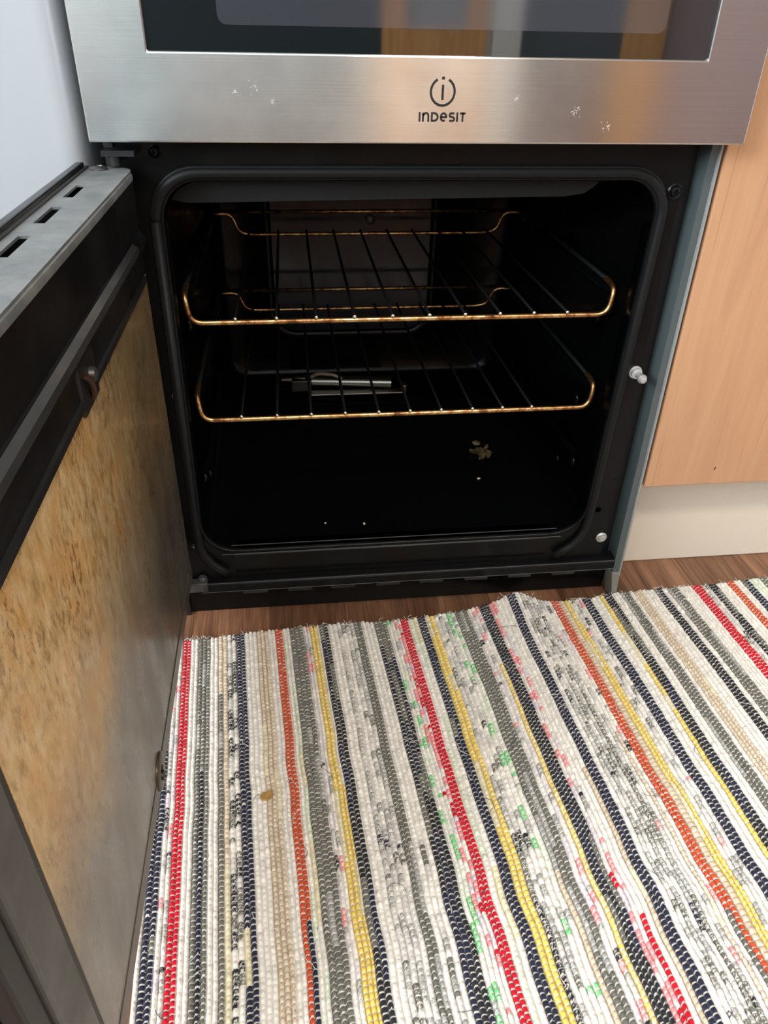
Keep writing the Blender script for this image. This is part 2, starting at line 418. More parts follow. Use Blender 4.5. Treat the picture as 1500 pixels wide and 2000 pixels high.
# door seal: rubber profile round three sides whose ends curl in at the bottom corners
gx0, gx1, gz1 = -.2155, .2095, .4585
path = [(-.188, -.0035, .0665), (-.202, -.003, .0765), (-.2135, -.001, .094), (gx0, -.001, .13), (gx0, -.001, gz1-.036)]
for k in range(9):
    a = PI - k*PI/16; path.append((gx0+.036+.036*math.cos(a), -.001, gz1-.036+.036*math.sin(a)))
for k in range(9):
    a = PI/2 - k*PI/16; path.append((gx1-.036+.036*math.cos(a), -.001, gz1-.036+.036*math.sin(a)))
path += [(gx1, -.001, .13), (.2075, -.001, .094), (.197, -.003, .0775), (.176, -.0035, .0655)]
path = [(shr([(x, z)])[0][0], y, z) for x, y, z in path]
bm = bmesh.new(); tube(bm, [(x, y+.0030, z) for x, y, z in fillet(path, .02, 4)], .0046, 12); 
obj('door_seal', bm, RUBBER, ck, 'full')
bm = bmesh.new(); tube(bm, [(x, y-.0008, z) for x, y, z in fillet([(p[0]*1.008 if abs(p[0])>.15 else p[0], p[1]+.003, p[2]+(.004 if p[2]>.42 else 0)) for p in path], .02, 4)], .0016, 8)
obj('seal_bead', bm, RUBBER, ck, 'full')
# sill under the mouth, lower rail, slotted base panel
bm = bmesh.new()
prof = [(.005, .0905), (.0015, .0900), (.0, .0885), (.0005, .0850), (.0018, .070), (.003, .064), (.005, .062)]
for xa, xb in ((-.184, .156),):
    a = [bm.verts.new((xa, y, z)) for y, z in prof]; b = [bm.verts.new((xb, y, z)) for y, z in prof]
    bridge(bm, a, b); bm.faces.new(a); bm.faces.new(b)
obj('lower_sill', bm, FRAMEM, ck, True, angle=40)
bm = bmesh.new()
prof = [(.012, .057), (.0, .0565), (-.003, .0555), (-.0045, .053), (-.0035, .0435), (.0, .0415), (.018, .0395)]
a = [bm.verts.new((-.222, y, z)) for y, z in prof]; b = [bm.verts.new((.2375, y, z)) for y, z in prof]
bridge(bm, a, b); bm.faces.new(a); bm.faces.new(b)
obj('lower_rail', bm, FRAMEM, ck, True, angle=30)
EDGE = mat('edge_highlight', (.085, .088, .088, 1), .4, .4)  # paler beads draw the thin highlights along sill and rail edges as colour
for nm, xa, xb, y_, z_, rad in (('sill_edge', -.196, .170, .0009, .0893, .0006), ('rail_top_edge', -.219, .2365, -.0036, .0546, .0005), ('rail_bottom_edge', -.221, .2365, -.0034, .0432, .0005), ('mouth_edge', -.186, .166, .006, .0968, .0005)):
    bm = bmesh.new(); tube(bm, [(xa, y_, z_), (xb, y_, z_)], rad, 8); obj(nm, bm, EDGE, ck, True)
LOUV = m_enamel('worn_louvre_enamel', (.02, .021, .021, 1), .3, .5, .2)
bm = bmesh.new(); box(bm, (-.240, .0165, .001), (.2385, .024, .041)); bp = obj('base_panel', bm, ENAMEL, ck, bevel=.001)
for px in (-.166, -.117, -.069, -.018, .031, .083, .134, .186):
    bm = bmesh.new()
    v = box(bm, (px-.0135, .0115, .0262), (px+.0135, .0175, .0300))
    obj('louvre', bm, LOUV, bp, bevel=.0008)
# hinge block at bottom-left and top-left
bm = bmesh.new(); box(bm, (-.237, -.006, .046), (-.214, .004, .0575)); lathe(bm, [(.0048, 0), (.0048, .004), (.003, .006)], (-.219, .0, .0575), (0, 0, 1), 16)
obj('lower_hinge', bm, LOUV, ck, True, bevel=.0008)
bm = bmesh.new(); box(bm, (-.246, -.016, .4725), (-.222, .006, .4765)); lathe(bm, [(.0045, 0), (.0045, .008)], (-.238, -.010, .4655), (0, 0, 1), 14); obj('upper_hinge', bm, BLACKP, ck, True)
# screws on the frame
def screw(x, z, r, m, ring=True, y=.004):
    bm = bmesh.new(); lathe(bm, [(r, 0), (r, .0012), (r*.82, .0022), (r*.62, .0016), (r*.55, .0034), (r*.3, .0040), (r*.16, .0022)], (x, y, z), (0, -1, 0), 22)
    return obj('screw', bm, m, ck, True)
screw(.2185, .083, .0062, CHROME); screw(.2165, .4435, .0068, FRAMEM)
screw(-.210, .4735, .0048, FRAMEM); screw(-.2315, .4725, .0035, FRAMEM); screw(-.224, .100, .003, DARKZ)
bm = bmesh.new(); lathe(bm, [(.0032, 0), (.0032, .0006)], (.2085, .0042, .120), (0, -1, 0), 14); obj('screw_hole', bm, mat('hole_black', (.001,)*3+(1,), .9, 0, 0), ck)
# scratched inspection marks on the left of the frame
# catch pin
bm = bmesh.new(); lathe(bm, [(.0064, 0), (.0064, .0015), (.0052, .0018), (.0052, .0055), (.0030, .0062), (.0026, .0125), (.0042, .0150), (.0046, .0180), (.0030, .0212), (.0008, .0222)], (.2165, .0042, .2795), (0, -1, 0), 20)
obj('catch_pin', bm, CHROME, ck, True, angle=30)
# gas burner at the back of the oven floor
bm = bmesh.new(); tube(bm, [(-.090, .365, .122), (.026, .352, .122)], .0078, 16); burn = obj('burner_tube', bm, mat('burner_steel', lin(170, 168, 162), .3, 1), ck, True)
bm = bmesh.new(); box(bm, (-.116, .352, .112), (-.088, .374, .128)); obj('burner_bracket', bm, DARKZ, burn, bevel=.001)
bm = bmesh.new(); box(bm, (-.090, .335, .112), (.046, .350, .1145)); box(bm, (.040, .335, .112), (.046, .350, .124)); obj('burner_tray', bm, mat('burner_tray_steel', lin(150, 148, 142), .33, 1), burn, bevel=.0008)
bm = bmesh.new(); tube(bm, [(-.130, .366, .125), (-.096, .362, .126)], [.0015, .0035], 10); tube(bm, fillet([(-.088, .362, .130), (-.078, .358, .137), (-.055, .352, .136), (-.045, .350, .131)], .01), .0025, 8)
obj('flame_sensor', bm, mat('ceramic_probe', lin(165, 150, 130), .5, .2), burn, True)
for k, xx in enumerate((-.093, -.068, -.050, -.033, .006)):
    bm = bmesh.new(); lathe(bm, [(.0052, 0), (.0048, .0012), (.002, .0014)], (xx, .283, .1048), (0, 0, 1), 16); obj('floor_vent', bm, DARKZ if k < 0 else FRAMEM, ck, True)

# ---- upper grill door
gd_outer = [(.25, .78), (-.25, .78), (-.25, .4835), (.25, .4835)]
gd_inner = [(.2045, .742), (-.2010, .742), (-.2010, .5405), (.2045, .5405)]
bm = bmesh.new(); plate_hole(bm, gd_outer, gd_inner, -.0285, -.002)
gd = obj('grill_door', bm, STEEL, ck, bevel=.0011)
obj('window_glass', B((-.2012, -.0262, .540), (.2047, -.004, .7425)), WINGLASS, gd)
bm = bmesh.new(); a = loopv(bm, rr(-.152, .168, .5565, .725, .006), -.0264); bm.faces.new(a); b = loopv(bm, rr(-.152, .168, .5565, .725, .006), -.0255); bridge(bm, a, b)
obj('viewing_pane', bm, PANEGLASS, gd)
# printed ring emblem and lettering, flat black ink on the steel
def stroke(bm, pts, w, y, closed=False):
    pts = [Vector((p[0], p[1])) for p in pts]; n = len(pts)
    Lf, Rt = [], []
    for i in range(n):
        a = pts[i-1] if (i > 0 or closed) else pts[i]; c = pts[(i+1) % n] if (i < n-1 or closed) else pts[i]
        p = pts[i]
        d1 = (p-a).normalized() if (p-a).length > 1e-9 else (c-p).normalized()
        d2 = (c-p).normalized() if (c-p).length > 1e-9 else d1
        nn = Vector((-(d1+d2).y, (d1+d2).x)).normalized(); k = 1/max(.5, nn.dot(Vector((-d1.y, d1.x))))
        Lf.append(bm.verts.new((p.x+nn.x*w/2*k, y, p.y+nn.y*w/2*k))); Rt.append(bm.verts.new((p.x-nn.x*w/2*k, y, p.y-nn.y*w/2*k)))
    for i in range(n if closed else n-1):
        j = (i+1) % n; bm.faces.new((Lf[i], Lf[j], Rt[j], Rt[i]))
    r = bmesh.ops.extrude_face_region(bm, geom=[f for f in bm.faces])
def arc(cx, cz, rx, rz, a0, a1, n=20):
    return [(cx+rx*math.cos(math.radians(a0+(a1-a0)*k/n)), cz+rz*math.sin(math.radians(a0+(a1-a0)*k/n))) for k in range(n+1)]
YI = -.02856
ex, ez, er = .0058, .5180, .0088
bm = bmesh.new()
def st(pts, w, closed=False):
    b2 = bmesh.new(); 
    stroke_flat(b2, pts, w, closed)
    me = bpy.data.meshes.new('tmp'); b2.to_mesh(me); b2.free(); bm.from_mesh(me); bpy.data.meshes.remove(me)
def stroke_flat(b2, pts, w, closed):
    pts = [Vector(p) for p in pts]; n = len(pts); q = []
    for i in range(n):
        a = pts[i-1] if (i > 0 or closed) else pts[i]; c = pts[(i+1) % n] if (i < n-1 or closed) else pts[i]; p = pts[i]
        d1 = (p-a).normalized() if (p-a).length > 1e-9 else (c-p).normalized()
        d2 = (c-p).normalized() if (c-p).length > 1e-9 else d1
        nn = Vector((-(d1+d2).y, (d1+d2).x)).normalized(); k = 1/max(.55, nn.dot(Vector((-d1.y, d1.x))))
        ring = []
        for yy in (YI-.00012, YI+.0003):
            for sgn in (1, -1): ring.append(b2.verts.new((p.x+sgn*nn.x*w/2*k, yy, p.y+sgn*nn.y*w/2*k)))
        q.append(ring)
    for i in range(n if closed else n-1):
        a, b = q[i], q[(i+1) % n]
        for e, f in ((0, 1), (1, 3), (3, 2), (2, 0)): b2.faces.new((a[e], a[f], b[f], b[e]))
    if not closed:
        for r in (q[0], q[-1]): b2.faces.new((r[0], r[1], r[3], r[2]))
st(arc(ex, ez, er, er, 118, 422, 44), .00165)
st([(ex, ez-.0052), (ex, ez+.0046)], .0017)
st([(ex-.0000, ez+.0079), (ex, ez+.0097)], .0021)
obj('emblem', bm, BLACKINK, gd)
bm = bmesh.new()
lx = -.0106; zb, H, w = .4985, .0063, .00138
zt = zb+H
st([(lx, zb), (lx, zt)], w); lx += .0026                                              # I
st([(lx, zb), (lx, zb+H*.95)], w); st([(lx, zb+H*.6)] + [(lx+.0004+.0018+.0018*math.cos(math.radians(a)), zt-.0024+.0018*math.sin(math.radians(a))) for a in range(150, -1, -25)] + [(lx+.0040, zb)], w); lx += .0066   # n
st([(lx, zb+w/2), (lx, zt-w/2), (lx+.0018, zt-w/2)] + arc(lx+.0018, zb+H/2, .0026, H/2-w/2, 80, -80, 10) + [(lx+.0018, zb+w/2)], w, True); lx += .0068 # D
st([(lx, zb+H*.48), (lx+.0040, zb+H*.48)] + arc(lx+.0020, zb+H*.5, .0021, H/2-w/2, 10, 300, 18), w); lx += .0066 # e
st([(lx+.0034, zt-w/2), (lx+.0010, zt-w/2)] + arc(lx+.0012, zb+H*.71, .0013, H*.19, 110, 250, 6) + [(lx+.0024, zb+H*.5)] + arc(lx+.0022, zb+H*.29, .0013, H*.19, 70, -80, 6) + [(lx-.0002, zb+w/2)], w); lx += .0057 # S
st([(lx, zb), (lx, zt)], w); lx += .0020                                              # I
st([(lx, zt-w/2), (lx+.0042, zt-w/2)], w); st([(lx+.0021, zb), (lx+.0021, zt)], w)     # T
obj('brand_lettering', bm, BLACKINK, gd)

# pale scuffs on the steel
for sx_, sz_, sr_ in ((.1085, .5065, .0065), (.1350, .4960, .0045), (-.1300, .5195, .0050), (-.1435, .5165, .0030), (-.118, .5105, .0025), (.062, .514, .0028)):
    bm = bmesh.new()
    for k in range(16):
        a = random.uniform(0, 2*PI); d0 = abs(random.gauss(0, sr_*.45)); x_ = sx_+d0*math.cos(a); z_ = sz_+d0*math.sin(a); L_ = random.uniform(.0004, sr_*.32)
        tube(bm, [(x_, -.02852, z_), (x_+L_*math.cos(a), -.02852, z_+L_*math.sin(a))], [.00022, .00008], 6)
    obj('scuff_mark', bm, SCUFF, gd)

# ---- lower oven door, swung open ninety degrees on its left hinges
DY0, DY1 = -.500, -.006      # free edge, hinge edge
XI, XO = -.2240, -.2665
ZB, ZT = .081, .464
bm = bmesh.new()
box(bm, (XO, DY0, ZB-.004), (XO+.006, DY1-.004, ZT+.004))
od = obj('oven_door', bm, ENAMEL, ck, bevel=.001)
od['label'] = 'lower oven door swung open on its left hinge'
# top rail, with slots cut through and a rounded hinge corner, in plan (u = -y as x in the loop helper)
bm = bmesh.new()
outer = []
def plan_plate(bm, xa, xb, ya, yb, z0, z1, slots, rnd):
    """sheet in plan between xa..xb, ya..yb with slot holes, split into strips between slots"""
    ys = sorted([ya] + [y for s in slots for y in s[:2]] + [yb]); sx0, sx1 = slots[0][2], slots[0][3]
    holes = [(s[0], s[1]) for s in slots]
    box_list = [(xa, sx0, ya, yb), (sx1, xb, ya, yb - rnd)]
    for x0_, x1_, y0_, y1_ in box_list: box(bm, (x0_, y0_, z0), (x1_, y1_, z1))
    for i in range(len(ys)-1):
        if (ys[i], ys[i+1]) not in holes: box(bm, (sx0, ys[i], z0), (sx1, ys[i+1], z1))
    # rounded corner piece
    cx, cy = xb-rnd, yb-rnd; fan = [(sx1, yb-rnd), (xb, yb-rnd)] + [(cx+rnd*math.cos(a), cy+rnd*math.sin(a)) for a in (PI/8, PI/4, 3*PI/8)] + [(cx, yb), (sx1, yb)]
    f0 = [bm.verts.new((x, y, z0)) for x, y in fan]; f1 = [bm.verts.new((x, y, z1)) for x, y in fan]
    bridge(bm, f0, f1); bm.faces.new(f0); bm.faces.new(f1)
slots = [(-.1195-.0702*k, -.0775-.0702*k, -.2520, -.2456) for k in range(6)]
plan_plate(bm, XO+.0085, XI-.001, DY0+.002, DY1, ZT-.0016, ZT, slots, .018)
bmesh.ops.remove_doubles(bm, verts=bm.verts, dist=1e-6)
obj('top_rail', bm, DOORTOP, od)
# a dark floor under the slots and a rubber line beside the outer skin
bm = bmesh.new(); box(bm, (XO+.006, DY0+.003, ZT-.014), (XI-.004, DY1-.006, ZT-.010)); obj('slot_backing', bm, BLACKP, od)
bm = bmesh.new(); box(bm, (XO+.006, DY0+.003, ZT-.012), (XO+.0085, DY1-.002, ZT+.0012)); obj('edge_seal', bm, BLACKP, od)
bm = bmesh.new(); lathe(bm, [(.0062, 0), (.0062, .0008), (.005, .0022), (.0028, .0028), (.0024, .0016)], (-.2480, -.0190, ZT), (0, 0, 1), 20); obj('hinge_screw', bm, DARKZ, od, True)
# inner face: rolled edge, upper channel with a raised bar, then recessed glass
def ext_y(name, prof, ya, yb, m, par, smooth=True, angle=30):
    bm = bmesh.new(); a = [bm.verts.new((x, ya, z)) for x, z in prof]; b = [bm.verts.new((x, yb, z)) for x, z in prof]
    bridge(bm, a, b); bm.faces.new(a); bm.faces.new(b)
    return obj(name, bm, m, par, smooth, angle=angle)
ext_y('rolled_edge', [(XI-.004, ZT-.0005), (XI-.0018, ZT-.0008), (XI-.0004, ZT-.0022), (XI, ZT-.004), (XI-.0002, ZT-.0065), (XI-.0025, ZT-.0075)], DY0+.003, DY1-.018, DOORTOP, od)
ext_y('inner_channel', [(XI-.003, ZT-.004), (XI-.001, ZT-.0065), (XI-.0022, .4215), (XI-.0006, .4190), (XI+.0022, .4160), (XI+.0022, .4135), (XI-.0024, .4020), (XI-.0020, .3895), (XI-.0035, .3835), (XI-.016, .3835), (XI-.016, ZT-.004)], DY0+.004, DY1-.014, DOORIN, od)
ext_y('raised_bar', [(XI-.001, .4205), (XI+.0026, .4180), (XI+.0030, .4140), (XI+.0010, .4105), (XI-.003, .4085)], -.46, -.060, m_enamel('bar_grey', (.022, .024, .026, 1), .34, .55), od)
# latch recess with bent rusty keeper near the middle of the channel
bm = bmesh.new(); box(bm, (XI-.004, -.262, .378), (XI-.0006, -.224, .4085)); lk = obj('latch_keeper', bm, BLACKP, od, bevel=.0015)
bm = bmesh.new(); tube(bm, fillet([(XI+.0002, -.258, .402), (XI+.0026, -.252, .397), (XI+.0026, -.249, .388), (XI-.0005, -.245, .383)], .004), .0018, 8); obj('keeper_spring', bm, mat('rusty_spring', lin(70, 50, 40), .5, .7), lk, True)
bm = bmesh.new(); lathe(bm, [(.0045, 0), (.004, .003), (.001, .0042)], (XI-.0006, -.238, .394), (1, 0, 0), 16); obj('keeper_roller', bm, DARKZ, lk, True)
# glass
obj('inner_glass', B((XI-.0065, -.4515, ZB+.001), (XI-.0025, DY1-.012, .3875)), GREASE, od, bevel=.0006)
ext_y('glass_trim', [(XI-.0025, .3885), (XI-.0002, .3880), (XI-.0004, .3835), (XI-.0025, .3830)], -.4515, -.030, BLACKP, od)
# core behind the glass so nothing shows through
obj('door_core', B((XO+.006, DY0+.006, ZB+.002), (XI-.007, DY1-.010, ZT-.015)), BLACKP, od)
# free-edge post: black line, grey flat, groove, grey return
bm = bmesh.new(); box(bm, (XI-.0065, -.4590, ZB), (XI-.0030, -.4515, ZT-.012)); obj('post_gasket', bm, BLACKP, od)
bm = bmesh.new(); box(bm, (XI-.010, -.4850, ZB), (XI+.0004, -.4590, ZT-.006)); obj('free_post', bm, POSTM, od, bevel=.0025, bseg=3)
bm = bmesh.new(); box(bm, (XI-.013, DY0+.001, ZB), (XI-.0022, -.4850, ZT-.006)); obj('post_groove', bm, BLACKP, od, bevel=.003, bseg=3)
bm = bmesh.new(); box(bm, (XO+.006, DY0-.001, ZB), (XI-.0135, DY0+.003, ZT-.006)); ep = obj('free_end_plate', bm, POSTM, od, bevel=.001)
bm = bmesh.new(); lathe(bm, [(.010, 0), (.010, .0008), (.002, .0009)], (XI-.024, DY0-.0011, .272), (0, -1, 0), 20); obj('latch_hole', bm, mat('latch_hole_black', (.002,)*3+(1,), .8), ep)
# round glass clip on the lower edge
bm = bmesh.new(); lathe(bm, [(.0145, 0), (.0145, .0012), (.0135, .0018), (.005, .0018), (.0045, .0008)], (XI-.0023, -.2680, .0900), (1, 0, 0), 30)
cl = obj('glass_clip', bm, mat('brown_clip_metal', lin(96, 86, 72), .32, .8), od, True)
bm = bmesh.new(); lathe(bm, [(.0042, 0), (.0036, .0022), (.001, .0026)], (XI-.0015, -.2690, .0865), (1, 0, 0), 18); obj('clip_screw', bm, BLACKP, cl, True)
ext_y('bottom_strip', [(XI-.0065, ZB-.002), (XI-.0018, ZB-.002), (XI-.0018, ZB+.0125), (XI-.0022, ZB+.0130), (XI-.0065, ZB+.0130)], -.4515, DY1-.012, mat('dark_olive_strip', lin(84, 78, 68), .3, .3), od)  # dark olive strip along the lower edge of the glass
# chalky scratch marks on the frame
for i, pts in enumerate(([(-.2235,.2685),(-.2225,.2725),(-.2200,.2700),(-.2228,.2672),(-.2205,.2640)], [(-.2195,.2655),(-.2180,.2630)], [(-.2225,.2590),(-.2195,.2570),(-.2220,.2545)], [(-.2205,.2560),(-.2175,.2530),(-.2200,.2505),(-.2165,.2495)])):
    bm = bmesh.new(); tube(bm, [(x, .0039, z) for x, z in pts], .00028, 6); obj('scratch_mark', bm, mat('scratch_grey', lin(150, 150, 150), .6), ck)

# ------------------------------------------------------------------ the two wire shelves
def shelf(name, label, yf, yb, xl, xr, zt, zd, xs, xback, group='wire oven shelves', r=.0026):
    t = thing(name, label, 'oven shelf', (.0, (yf+yb)/2, zd), group)
    # front bar dips between two rising ends which run back as side rails; the rear has a straight stop bar
    p = [(xl, yf+.024, zt), (xl, yf+.016, zt), (xl, yf, zt-.003), (xl+.003, yf-.001, zd), (xr-.003, yf-.001, zd), (xr, yf, zt-.003), (xr, yf+.016, zt), (xr, yf+.024, zt)]
    bm = bmesh.new(); tube(bm, fillet(p, .012, 7), r, 12); obj('front_rail', bm, WIRE, t, 'full')
    for xs_, sg in ((xl, 1), (xr, -1)):
        bm = bmesh.new(); tube(bm, fillet([(xs_, yf+.022, zt), (xs_, yb-.016, zt), (xs_+sg*.006, yb, zt)], .012, 6), r*.97, 10); obj('side_rail', bm, XWIRE, t, 'full')
    q = [(xl+.004, yb-.012, zt), (xl+.026, yb-.006, zt), (xl+.034, yb-.003, zd+.004), (xl+.048, yb, zd), (xr-.048, yb, zd), (xr-.034, yb-.003, zd+.004), (xr-.026, yb-.006, zt), (xr-.004, yb-.012, zt)]
    bm = bmesh.new(); tube(bm, fillet(q, .016, 8), r*.9, 10); obj('rear_rail', bm, WIRE, t, 'full')
    bm = bmesh.new(); tube(bm, [(xl+.003, yb, zt), (xr-.003, yb, zt)], r*.9, 10); obj('stop_bar', bm, WIRE, t, 'full')
    for xa, xb in zip(xs, xback):
        bm = bmesh.new(); tube(bm, [(xa, yf-.0025, zd+.0036), (xb, yb+.004, zd+.0036)], .00155, 8)
        wv = obj('cross_wire', bm, XWIRE, t, 'full')
        bm = bmesh.new(); lathe(bm, [(.0014, 0), (.0021, .0006), (.0016, .0018), (.0004, .0022)], (xa, yf-.0022, zd+.0037), (0, -1, 0), 10); obj('wire_end', bm, WIRETIP, wv, 'full')
    return t
SX1 = [-.1635, -.1258, -.0890, -.0533, -.0173, .0178, .0522, .0862, .1195, .1526]
SX2 = [-.1660, -.1310, -.0970, -.0630, -.0290, .0030, .0350, .0675, .0990, .1300]
shelf('oven_shelf', 'upper tarnished wire shelf level with the middle of the open oven', .042, .372, -.2070, .1970, .352, .3245, SX1, [x*.98 for x in SX1])
shelf('oven_shelf', 'lower tarnished wire shelf above the oven floor and burner', .042, .372, -.2070, .1945, .252, .2255, SX2, [x*.98 for x in SX2])

# crumbs and burnt scraps on the oven floor
CR = mat('pale_crumb', lin(215, 195, 160), .7)
def blob(name, loc, s, m, label, cat='crumb', group=None):
    bm = bmesh.new(); bmesh.ops.create_icosphere(bm, subdivisions=2, radius=1)
    for v in bm.verts: v.co = Vector((v.co.x*s[0], v.co.y*s[1], v.co.z*s[2]))*(1+random.uniform(-.18, .18))
    zmin = min(v.co.z for v in bm.verts)
    for v in bm.verts: v.co.z -= zmin
    o = obj(name, bm, m, None, 'full'); o.location = loc; tag(o, label, cat, group); return o
ZF = .0985
blob('crumb', (-.044, .032, ZF-.0012), (.0013, .0018, .001), CR, 'brightest pale crumb near the front middle of the oven floor', 'crumb', 'crumbs on the oven floor')
blob('crumb', (-.086, .037, ZF-.0012), (.0013, .0010, .0009), CR, 'small pale crumb left of the brightest one on the oven floor', 'crumb', 'crumbs on the oven floor')
blob('crumb', (.102, .112, ZF+.0008), (.0022, .0016, .0012), CR, 'oblong pale crumb right of middle on the oven floor', 'crumb', 'crumbs on the oven floor')
bm = bmesh.new()
for k in range(26):
    px, py = random.gauss(0, .006), random.gauss(0, .009); s = random.uniform(.003, .0065)
    mtx = Matrix.Translation((px, py, random.uniform(.0005, .004))) @ Matrix.Rotation(random.uniform(0, 3), 4, 'X') @ Matrix.Rotation(random.uniform(0, 3), 4, 'Z') @ Matrix.Diagonal((s, s*.6, s*.18, 1))
    bmesh.ops.create_icosphere(bm, subdivisions=1, radius=1, matrix=mtx)
o = obj('burnt_scrap', bm, m_enamel('yellow_brown_char', (.045, .032, .008, 1), .45, .4), None); o.location = (.118, .170, ZF+.004); tag(o, 'burnt yellowish food scrap on the right side of the oven floor', 'food scrap')

# ------------------------------------------------------------------ neighbours
ap = obj('appliance', B((-.86, .008, .012), (-.2605, .58, .85)), WHITEAP, None, bevel=.020, bseg=6)
ap.data.polygons.foreach_set('use_smooth', [True]*len(ap.data.polygons))
tag(ap, 'smooth white appliance standing left of the cooker behind its open door', 'appliance')
cb = thing('kitchen_cabinet', 'beech-effect kitchen base cabinet with cream plinth right of the cooker', 'cabinet', (.56, .3, 0))
obj('carcass', B((.254, .0195, .149), (.852, .58, .87)), mat('white_melamine', lin(225, 222, 215), .5), cb)
cd = obj('cabinet_door', B((.2525, -.0005, .149), (.851, .0185, .868)), BEECH, cb, bevel=.0012)
bm = bmesh.new(); bmesh.ops.create_icosphere(bm, subdivisions=1, radius=1, matrix=Matrix.Translation((.3268, -.0006, .1685)) @ Matrix.Rotation(.3, 4, 'Y') @ Matrix.Diagonal((.0009, .0003, .0022, 1))); obj('chip_mark', bm, mat('dark_chip', lin(60, 35, 22), .8), cd)
obj('plinth', B((.2525, .062, .0005), (.86, .078, .149)), CREAM, cb, bevel=.001)
obj('worktop', B((.252, -.02, .871), (.86, .60, .909)), mat('grey_worktop', lin(120, 118, 112), .4), cb, bevel=.004)

# ------------------------------------------------------------------ rag rug
PAL = dict(white=(236, 229, 220), grey=(108, 106, 98), navy=(40, 42, 62), black=(42, 42, 47), red=(204, 24, 46), orange=(202, 80, 44), yellow=(232, 200, 100),
           beige=(208, 188, 162), pink=(238, 148, 150), lgreen=(220, 226, 205), green=(112, 200, 125), mid=(160, 158, 154), lt=(205, 200, 195), lav=(220, 208, 214), sand=(226, 214, 178))
KIND = dict(white=[('white', 1)], grey=[('grey', 9), ('mid', 1)], navy=[('navy', 10), ('grey', .6)], black=[('black', 6), ('navy', 2), ('grey', 1.2)], red=[('red', 1)], orange=[('orange', 1)],
            yellow=[('yellow', 7), ('sand', 2)], beige=[('beige', 8), ('sand', 1)], pink=[('pink', 4), ('white', 4), ('lav', 2), ('red', .6)], ltgreen=[('lgreen', 5), ('white', 5), ('sand', 1)],
            mot=[('white', 6), ('grey', 1), ('mid', 3), ('lt', 5), ('black', .5), ('pink', .3)], motgreen=[('lgreen', 4), ('green', 2.4), ('white', 5), ('mid', .8)],
            motblack=[('white', 3), ('black', 4), ('lt', 2), ('grey', 2)], motpink=[('white', 6), ('lav', 3), ('pink', .8), ('mid', 1.5), ('lt', 2), ('black', .4)], motgrey=[('grey', 2), ('mid', 4), ('lt', 4), ('white', 2), ('navy', .3)])
STR = [(-.2640,-.2600,'white'),(-.2600,-.2505,'navy'),(-.2505,-.2425,'motpink'),(-.2425,-.2344,'red'),(-.2344,-.2265,'white'),(-.2265,-.2144,'grey'),(-.2144,-.2064,'white'),(-.2064,-.1970,'beige'),(-.1970,-.1877,'motblack'),(-.1877,-.1785,'navy'),(-.1785,-.1657,'white'),(-.1657,-.1537,'beige'),(-.1537,-.1460,'white'),(-.1460,-.1380,'orange'),(-.1380,-.1304,'ltgreen'),(-.1304,-.1157,'grey'),(-.1157,-.1087,'motpink'),(-.1087,-.1009,'yellow'),(-.1009,-.0984,'white'),(-.0984,-.0889,'black'),(-.0889,-.0790,'white'),(-.0790,-.0600,'motgrey'),
(-.0600,-.0517,'grey'),(-.0517,-.0379,'white'),(-.0379,-.0241,'black'),(-.0241,-.0161,'motgreen'),(-.0161,-.0088,'pink'),(-.0088,-.0008,'red'),(-.0008,.0102,'ltgreen'),(.0102,.0189,'navy'),(.0189,.0292,'yellow'),(.0292,.0438,'mot'),(.0438,.0540,'motgreen'),(.0540,.0687,'grey'),(.0687,.0833,'motpink'),(.0833,.0951,'black'),(.0951,.1032,'pink'),(.1032,.1171,'white'),(.1171,.1267,'navy'),(.1267,.1318,'white'),(.1318,.1480,'motgrey'),
(.1480,.1560,'mot'),(.1560,.1680,'motpink'),(.1680,.1772,'orange'),(.1772,.1840,'beige'),(.1840,.1915,'yellow'),(.1915,.2057,'mot'),(.2057,.2162,'navy'),(.2162,.2274,'white'),(.2274,.2327,'yellow'),(.2327,.2432,'black'),(.2432,.2530,'white'),(.2530,.2650,'grey'),(.2650,.2695,'white'),(.2695,.2815,'beige'),(.2815,.2966,'white'),(.2966,.3072,'black'),(.3072,.3132,'white'),(.3132,.3268,'grey'),(.3268,.3442,'white'),(.3442,.3570,'red'),(.3570,.3661,'mot'),(.3661,.3767,'black'),(.3767,.3905,'white'),(.3905,.4000,'orange'),(.4000,.4080,'white'),(.4080,.4180,'navy'),
(.4180,.4320,'ltgreen'),(.4320,.4420,'grey'),(.4420,.4560,'white'),(.4560,.4650,'black'),(.4650,.4760,'beige'),(.4760,.4850,'red'),(.4850,.5000,'white'),(.5000,.5120,'motgrey'),(.5120,.5200,'yellow'),(.5200,.5340,'white'),(.5340,.5450,'navy'),(.5450,.5600,'mot')]
# rows whose rag changes along the length: (u centre, y from, y to, new kind); y counts away from the cooker
CHG = [(-.142, -.348, -1, 'navy'), (.1725, -.393, -1, 'grey'), (.107, -.388, -1, 'red'), (-.205, -.11, -1, 'grey'), (-.1865, -.345, -.385, 'yellow'), (-.220, -.20, -1, 'black'),
       (.100, -.20, -.30, 'motpink'), (-.0935, -.30, -1, 'black'), (.0795, -.12, -1, 'yellow'), (.0560, -.34, -1, 'beige'), (-.100, -.24, -1, 'yellow'), (-.047, -.30, -1, 'motgrey'), (.034, -.30, -1, 'black'), (.1155, -.26, -1, 'beige'), (.1500, -.17, -1, 'grey'), (-.072, -.06, -.26, 'white'), (.160, -.12, -1, 'white'), (.162, -.22, -.5, 'beige')]
PITCH = .0044; NV = 6; NU = 6
LEN = .62; NB = int(LEN/PITCH)
rows = []
for a, b, k in STR:
    n = max(1, round((b-a)/.0046))
    for i in range(n): rows.append((a+(b-a)*i/n, a+(b-a)*(i+1)/n, k, i, n))
NR = len(rows)
nv = NB*NV+1
